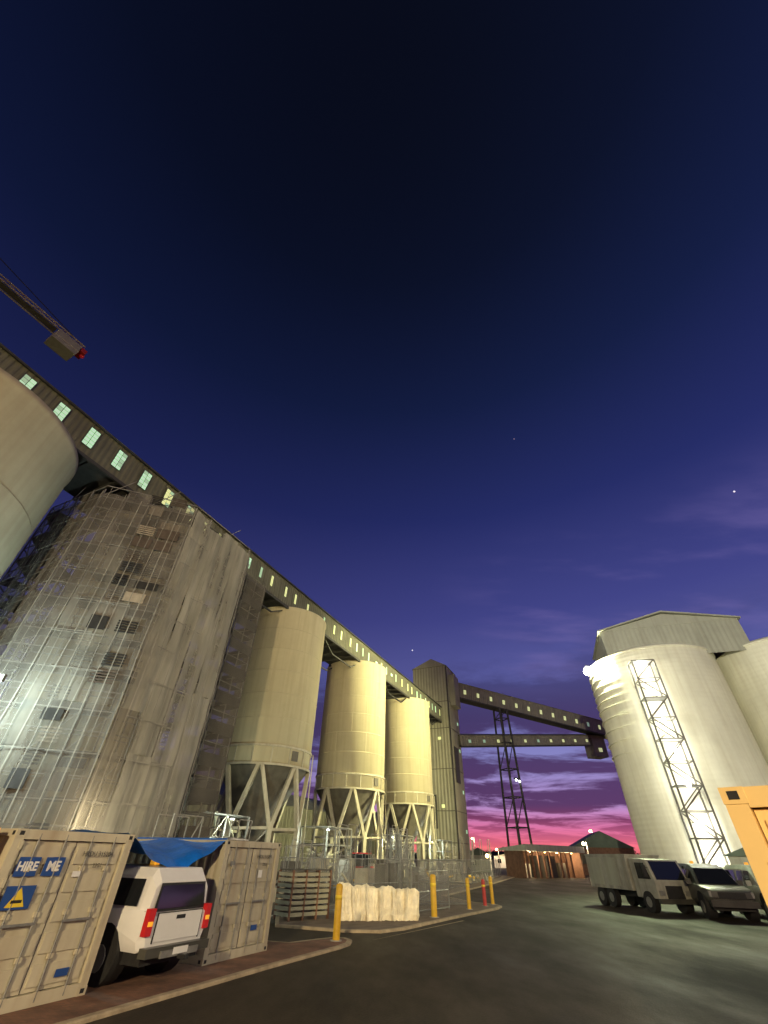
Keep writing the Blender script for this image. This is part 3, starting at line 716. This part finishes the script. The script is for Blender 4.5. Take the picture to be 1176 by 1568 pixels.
    wv.obj('wheels',e)
    return e
ute('parked_utility_vehicle',rp(9.45,8.95,.06),ROW+math.pi/2,'white')
def box_truck(loc,rz,Lb=4.6,hb=2.4):
    e=grp('box_truck',loc,rz); a=MB()
    a.b2((0,-1.15,.85),(Lb,1.15,hb),'truck')
    for k in range(9): 
        for sy in(-1,1): a.b2((.1+k*Lb/9,sy*1.15-.03,.86),(.16+k*Lb/9,sy*1.15+.03,hb-.01),'truck')
    for sy in(-1,1): a.b2((.3,sy*1.17-.012,1.0),(1.6,sy*1.17+.012,2.3),'clad2'); a.b2((2.0,sy*1.17-.012,1.0),(3.2,sy*1.17+.012,2.3),'clad2')
    a.b2((-.05,-1.18,hb),(Lb+.05,1.18,hb+.07),'truck'); a.b2((0,-.5,.55),(Lb+2,.5,.84),'black'); a.obj('box_body',e,.01)
    c=MB(); c.prism([(Lb+.1,.6),(Lb+1.9,.6),(Lb+1.95,1.35),(Lb+1.55,2.25),(Lb+.1,2.3)],-1.05,1.05,'truck'); c.obj('cab',e,.05)
    g=MB(); g.add([(Lb+1.96,-.92,1.4),(Lb+1.96,.92,1.4),(Lb+1.6,.88,2.18),(Lb+1.6,-.88,2.18)],[(0,1,2,3)],'glass')
    for sy in(-1,1): g.add([(Lb+.6,sy*1.056,1.4),(Lb+1.7,sy*1.056,1.4),(Lb+1.4,sy*1.056,2.1),(Lb+.6,sy*1.056,2.1)],[(0,1,2,3)],'glass'); g.b2((Lb+1.9,sy*.8-.15,.75),(Lb+1.97,sy*.8+.15,.95),'steel'); g.b2((Lb+1.6,sy*1.3-.1,1.5),(Lb+1.7,sy*1.3+.1,2.0),'black'); g.tube((Lb+1.65,sy*1.05,1.9),(Lb+1.65,sy*1.3,1.9),.02,'black',4)
    g.b2((Lb+1.9,-.5,.75),(Lb+1.965,.5,1.15),'black'); g.b2((Lb+1.85,-1.08,.42),(Lb+2.08,1.08,.62),'dtruck'); g.obj('glazing_and_grille',e)
    wv=MB()
    for x in(.9,1.9,Lb+1.1):
        for sy in(-1,1): wv.tube((x,sy*.8,.45),(x,sy*1.12,.45),.45,'black',20); wv.tube((x,sy*1.1,.45),(x,sy*1.135,.45),.22,'steel',10)
    wv.obj('wheels',e)
box_truck((15.3,36.3,0),math.radians(-80),4.2)
ute('parked_pickup_truck',(19.2,33.4,0),math.radians(-105),'dtruck',True,sc=1.2)
ute('parked_pickup_truck',(21.9,32.6,0),math.radians(-105),'truck',True,sc=1.2)
ute('parked_pickup_truck',(24.6,31.8,0),math.radians(-105),'dtruck',True,sc=1.2)
ute('parked_car',(24.5,150,0),math.radians(100),'white',True)
ute('parked_car',(29,152,0),math.radians(-80),'white',True,True)
e=grp('red_tractor',rp(47,23.5),ROW); a=MB(); a.b2((-1.2,-.5,.7),(1.2,.5,1.3),'red'); a.b2((-1.1,-.6,1.3),(.1,.6,2.2),'glass'); a.b2((-1.2,-.7,2.2),(.2,.7,2.3),'red')
for x,r_ in((-.7,.7),(.9,.42)):
    for sy in(-1,1): a.tube((x,sy*.5,r_),(x,sy*.85,r_),r_,'black',16)
a.obj('body',e,.03)
# ---------------------------------------------------------------- bollards
def bollard(s,p,m,h=1.35,r=.09,z=.08):
    e=grp('bollard',rp(s,p,z),0); a=MB(); a.lathe([(r,0),(r,h-.05),(r*.8,h),(0,h+.02)],20,m); a.lathe([(r+.003,h*.72),(r+.006,h*.72),(r+.006,h*.8),(r+.003,h*.8)],20,'yel'); a.tube((0,0,0),(0,0,.02),r*1.7,'conc',12); a.obj('post',e)
bollard(16.,8.85,'yellow',1.3,.11,.06); bollard(23.9,8.4,'yellow',1.4,.13); bollard(31,7.9,'red',1.1,.1); bollard(32.4,7.8,'yellow',1.2,.1); bollard(28.5,8.1,'yellow',1.2,.1)
P=Vector(rp(20.5,11.3,.08));Q=Vector(rp(22.5,8.85,.08)); d=Q-P
e=grp('traffic_barrier',P,math.atan2(d.y,d.x)); a=MB(); L_=d.length; nu=54; vs=[]
prof=[(-.36,0),(-.36,.2),(-.24,.4),(-.16,.75),(-.12,1.02),(-.05,1.1),(.06,1.1),(.12,1.02),(.2,.4),(.34,.2),(.34,0)]
for i in range(nu+1):
    u=i/nu; x=u*L_*1.03
    rib=.1 if (i%9)<2 else 0
    crease=.05*math.sin(u*31+1)+.03*math.sin(u*57)
    for y,z in prof:
        k=1-.16*u
        vs.append((x+.25*z*(u-.4)+U(-.015,.015),y*(1+.08*math.sin(u*19+z*4))-rib+crease*z+U(-.03,.03),z*k*(1+.035*math.sin(u*23)+.02*math.sin(u*61))+U(-.02,.02)))
n=len(prof); a.add(vs,[(i*n+k,(i+1)*n+k,(i+1)*n+k+1,i*n+k+1) for i in range(nu) for k in range(n-1)]+[tuple(range(n)),tuple(reversed(range(nu*n,(nu+1)*n)))],'barrier')
a.obj('shell',e)
e=grp('stillage_crate',rp(19.9,12.7,.08),ROW+math.radians(-22)); a=MB()
for y in(-.5,.5):
    for z in[.12+.17*i for i in range(8)]: a.b2((-.95,y-.02,z),(.95,y+.02,z+.11),'tower')
    for x in(-.97,-.32,.32,.93): a.b2((x,y-.05,0),(x+.06,y+.05,1.5),'brown')
for x in(-.96,.96):
    for z in[.12+.17*i for i in range(8)]: a.b2((x-.02,-.5,z),(x+.02,.5,z+.11),'tower')
a.b2((-.95,-.5,1.48),(.95,.5,1.52),'plank'); a.obj('slats',e)
def fence(pts,h=1.9,z=.06):
    e=grp('chain_link_fence',(0,0,0),0); a=MB(); m=MB()
    for (s0,p0),(s1,p1) in zip(pts,pts[1:]):
        A_=Vector(rp(s0,p0,z));B_=Vector(rp(s1,p1,z)); n=max(1,int((B_-A_).length/2.4))
        for i in range(n+1):
            c=A_.lerp(B_,i/n); a.tube(c,c+Vector((0,0,h)),.03,'steel',6)
        for zz in(.1,h/2,h): a.tube(A_+Vector((0,0,zz)),B_+Vector((0,0,zz)),.02,'steel',5)
        m.add([A_,B_,B_+Vector((0,0,h)),A_+Vector((0,0,h))],[(0,1,2,3)],'fence')
    a.obj('posts',e); m.obj('mesh',e)
fence([(14.2,13.4),(20,13.7),(24,12.6),(28,11.6)]); fence([(28,11.6),(30.5,8.6),(31.5,12),(38,13.5),(60,15.6),(84,18.5)])
fence([(24.3,9.6),(28.,9.0)],1.5)
e=grp('site_materials',rp(26,19,0),ROW); a=MB()
for k in range(110):
    x,y=U(-9,40),U(-4,6); t=rnd()
    if t<.3: a.b2((x,y,0),(x+U(.5,1.8),y+U(.4,1.2),U(.4,1.9)),random.choice(['conc','steel','cont2','plank','hopper','hopper']))
    elif t<.65:
        h=U(1.5,4.2); wd=U(1,2)
        for xx in(x,x+wd): a.tube((xx,y,0),(xx,y,h),.035,'steel',4); a.tube((xx,y+1,0),(xx,y+1,h),.035,'steel',4)
        for z in(h*.5,h): a.tube((x,y,z),(x+wd,y,z),.03,'tube',4); a.tube((x,y+1,z),(x+wd,y+1,z),.03,'tube',4)
        a.tube((x,y,0),(x+wd,y,h),.03,'tube',4)
    else: a.tube((x,y,U(.1,.6)),(x+U(-2,2),y+U(-1,1),U(.1,2.2)),U(.04,.12),random.choice(['steel','leg','yellow']),6)
a.obj('stacks',e)
for s,p in((30,26),(44,26),(62,27),(79,27.5)):
    e=grp('work_light',rp(s,p),0); a=MB(); a.tube((0,0,0),(0,0,3.9),.04,'hopper',6); a.box((0,0,3.95),(.25,.1,.1),'lamps'); a.obj('stand',e); light('work_beam','POINT',Vector(rp(s-1.2,p-1.2,3.4)),520,(.85,1,.85),size=.2,parent=e)
lp_=Vector(rp(9.7,23.2,7.7)); e=grp('scaffold_floodlight',lp_,0); a=MB(); a.sphere((0,0,0),.26,'lampc',10); a.box((0,.3,.1),(.5,.15,.3),'hopper'); a.tube((0,.3,0),(0,.35,-7.7),.04,'steel',6); a.obj('fixture',e)
light('scaffold_beam','POINT',lp_+Vector((-.6,.5,-.3)),1700,(.78,1.,.97),size=.3,parent=e)
lq=Vector(rp(17.5,22.9,2.6)); e=grp('work_light',lq,0); a=MB(); a.box((0,0,0),(.2,.12,.12),'lamps'); a.tube((0,0,-.05),(0,0,-2.6),.03,'hopper',6); a.obj('stand',e); light('work_beam','POINT',lq+Vector((.6,-2.2,.4)),220,(1,.85,.55),size=.2,parent=e)
# ---------------------------------------------------------------- tower crane
P1=Vector(azp(-54.2,45,47.4)); d=Vector((-.5,-.866,0)); yw=math.atan2(d.y,d.x)
e=grp('tower_crane',(P1.x,P1.y,0),yw); a=MB(); Z=P1.z
for z,y in((0,-.6),(0,.6),(1.1,0)): a.tube((0,y,Z+z),(60,y,Z+z),.08,'crane',6)
for k in range(40):
    x=k*1.5
    a.tube((x,-.6,Z),(x+.75,0,Z+1.1),.04,'crane',4); a.tube((x+.75,0,Z+1.1),(x+1.5,-.6,Z),.04,'crane',4); a.tube((x,.6,Z),(x+.75,0,Z+1.1),.04,'crane',4); a.tube((x+.75,0,Z+1.1),(x+1.5,.6,Z),.04,'crane',4); a.tube((x,-.6,Z),(x+1.5,.6,Z),.04,'crane',4)
a.b2((3,-.4,Z-.05),(60,.4,Z+.02),'hopper')
for sx_ in(-1,1):
    for sy in(-1,1): a.tube((16+sx_,sy,0),(16+sx_,sy,Z+7),.12,'crane',6)
for k in range(27): a.tube((15,-1,k*2),(17,-1,k*2+2),.06,'crane',4); a.tube((15,1,k*2+2),(17,1,k*2),.06,'crane',4); a.tube((15,-1,k*2+2),(15,1,k*2),.06,'crane',4)
a.tube((16,0,Z+4),(1,0,Z+1.1),.05,'darksteel',4); a.obj('jib_and_mast',e)
b=MB(); b.b2((.3,-.9,Z-1.8),(2.9,.9,Z-.1),'tower'); b.b2((.25,-.95,Z-1.2),(2.95,.95,Z-1.1),'leg'); b.sphere((-.3,0,Z-.4),.3,'redl',8); b.b2((-.4,-.7,Z-.5),(.25,.7,Z+.1),'red'); b.obj('counterweight',e,.05)
# ---------------------------------------------------------------- distant buildings
e=grp('open_shed',(22.5,80,0),math.radians(33)); a=MB()
a.b2((0,4,0),(13,4.2,3.1),'brown'); a.b2((12.8,0,0),(13,4,3.1),'brown'); a.b2((0,.5,0),(.2,4,3.1),'brown')
for x in(0.1,1.4,2.7,4.0,5.3,7.9,9.1,10.4,12.9): a.b2((x-.12,-.12,0),(x+.12,.12,3.1),'brown')
a.b2((5.3,.5,0),(7.2,4,2.6),'darksteel'); a.b2((1,2,0),(3,3.5,1.6),'truck'); a.b2((9,1.5,0),(11,3,1.8),'hopper')
a.prism([(-.6,3.12),(4.9,3.12),(4.9,3.4),(-.6,3.9)],-.6,13.6,'clad2','x'); a.obj('walls',e)
b=MB(); 
for x in(1.4,4.5,7.5,11): b.box((x,.2,3.0),(.35,.15,.08),'lampo')
b.obj('shed_lamps',e)
for x in(2,6.5,11):
    c_,s_=math.cos(math.radians(33)),math.sin(math.radians(33)); light('shed_light','POINT',(22.5+x*c_-1*s_,80+x*s_+1*c_,2.7),450,(1,.72,.42),size=.3,parent=e)
def gable(name,loc,rz,w_,d_,h_,r_,m,mr):
    e=grp(name,loc,rz); a=MB(); a.b2((0,0,0),(w_,d_,h_),m); a.prism([(-.3,h_),(w_+.3,h_),(w_/2,h_+r_)],-.3,d_+.3,mr); 
    for k in range(int(w_/3)): a.b2((1+k*3,-.05,h_*.4),(2+k*3,-.01,h_*.75),'glass')
    a.obj('walls',e)
gable('green_roof_building',azp(20.5,112),math.radians(-14),11,14,4.2,2.6,'brown','green')
gable('office_building',azp(9.6,110),math.radians(-10),5,6,2.6,1.2,'clad2','green')
gable('office_building',azp(12.5,170),math.radians(-10),16,6,2.8,1.0,'white','clad2')
gable('maintenance_shed',azp(33.5,47),math.radians(-40),6,6,2.6,1.1,'clad2','green')
gable('maintenance_shed',azp(37.5,38),math.radians(-35),8,6,3.6,1.1,'clad','clad')
e=grp('storage_shed',rp(15,44),ROW); a=MB(); a.corr((0,0,0),(1,0,0),(0,-1,0),95,7.5,'clad',.8,.08); a.prism([(0,7.5),(14,7.5),(7,10)],0,95,'clad','x'); a.b2((0,.1,0),(95,14,7.4),'clad'); a.obj('walls',e)
for az,d_,h_ in((10.6,150,6.5),(13.,168,4.5),(21.8,95,4.5),(22.6,140,8),(12.1,90,2.6),(15,165,4.),(11.4,160,3),(17,172,5),(27.3,70,3)):
    e=grp('street_lamp',azp(az,d_),0); a=MB(); a.tube((0,0,0),(0,0,h_),.09,'steel',6); a.box((-.3,0,h_),(.8,.2,.12),'steel'); a.sphere((-.5,0,h_-.15),.26,'lampo',8); a.obj('pole',e)
    light('street_beam','POINT',Vector(azp(az,d_-.8,h_-.5)),900,(1,.75,.45),size=.2,parent=e)
hm=mat('far_bush',(.02,.022,.02),.9,var=.4,scale=.05)
a=MB(); n=160; vs=[]
for i in range(n+1):
    az=-60+i*130/n; h=9+5*math.sin(i*.21)+3*math.sin(i*.57+1)
    vs+= [azp(az,900,-1),azp(az,905,h)]
for i in range(n+1): az=-60+i*130/n; vs.append(azp(az,1100,-1))
a.add(vs,[(2*i,2*i+2,2*i+3,2*i+1) for i in range(n)]+[(2*i+1,2*i+3,2*n+2+i+1,2*n+2+i) for i in range(n)],hm,True); a.obj('hills')
a=MB()
for k in range(260):
    az=U(6,30); d_=U(230,420); c=azp(az,d_); h=U(2.5,6)
    a.tube(c,(c[0],c[1],h*.6),.2,hm,5)
    for q in range(7):
        o=Vector((U(-2,2),U(-2,2),h*U(.45,1))); 
        for t in range(5):
            v=Vector(c)+o+Vector((U(-.9,.9),U(-.9,.9),U(-.6,.6))); a.add([v,v+Vector((U(-1,1),U(-1,1),U(-.7,.7))),v+Vector((U(-1,1),U(-1,1),U(-.7,.7)))],[(0,1,2)],hm)
a.obj('distant_trees')
for az,el,mm_,r_ in((49.4,32,'star',5),(4.5,21.3,'star',4.5),(25.4,47.3,'star2',3)):
    D=3000; v=Vector((D*math.cos(math.radians(el))*math.sin(math.radians(az)),D*math.cos(math.radians(el))*math.cos(math.radians(az)),D*math.sin(math.radians(el))))
    b=MB(); b.sphere(v,r_,mm_,8); b.obj('star')
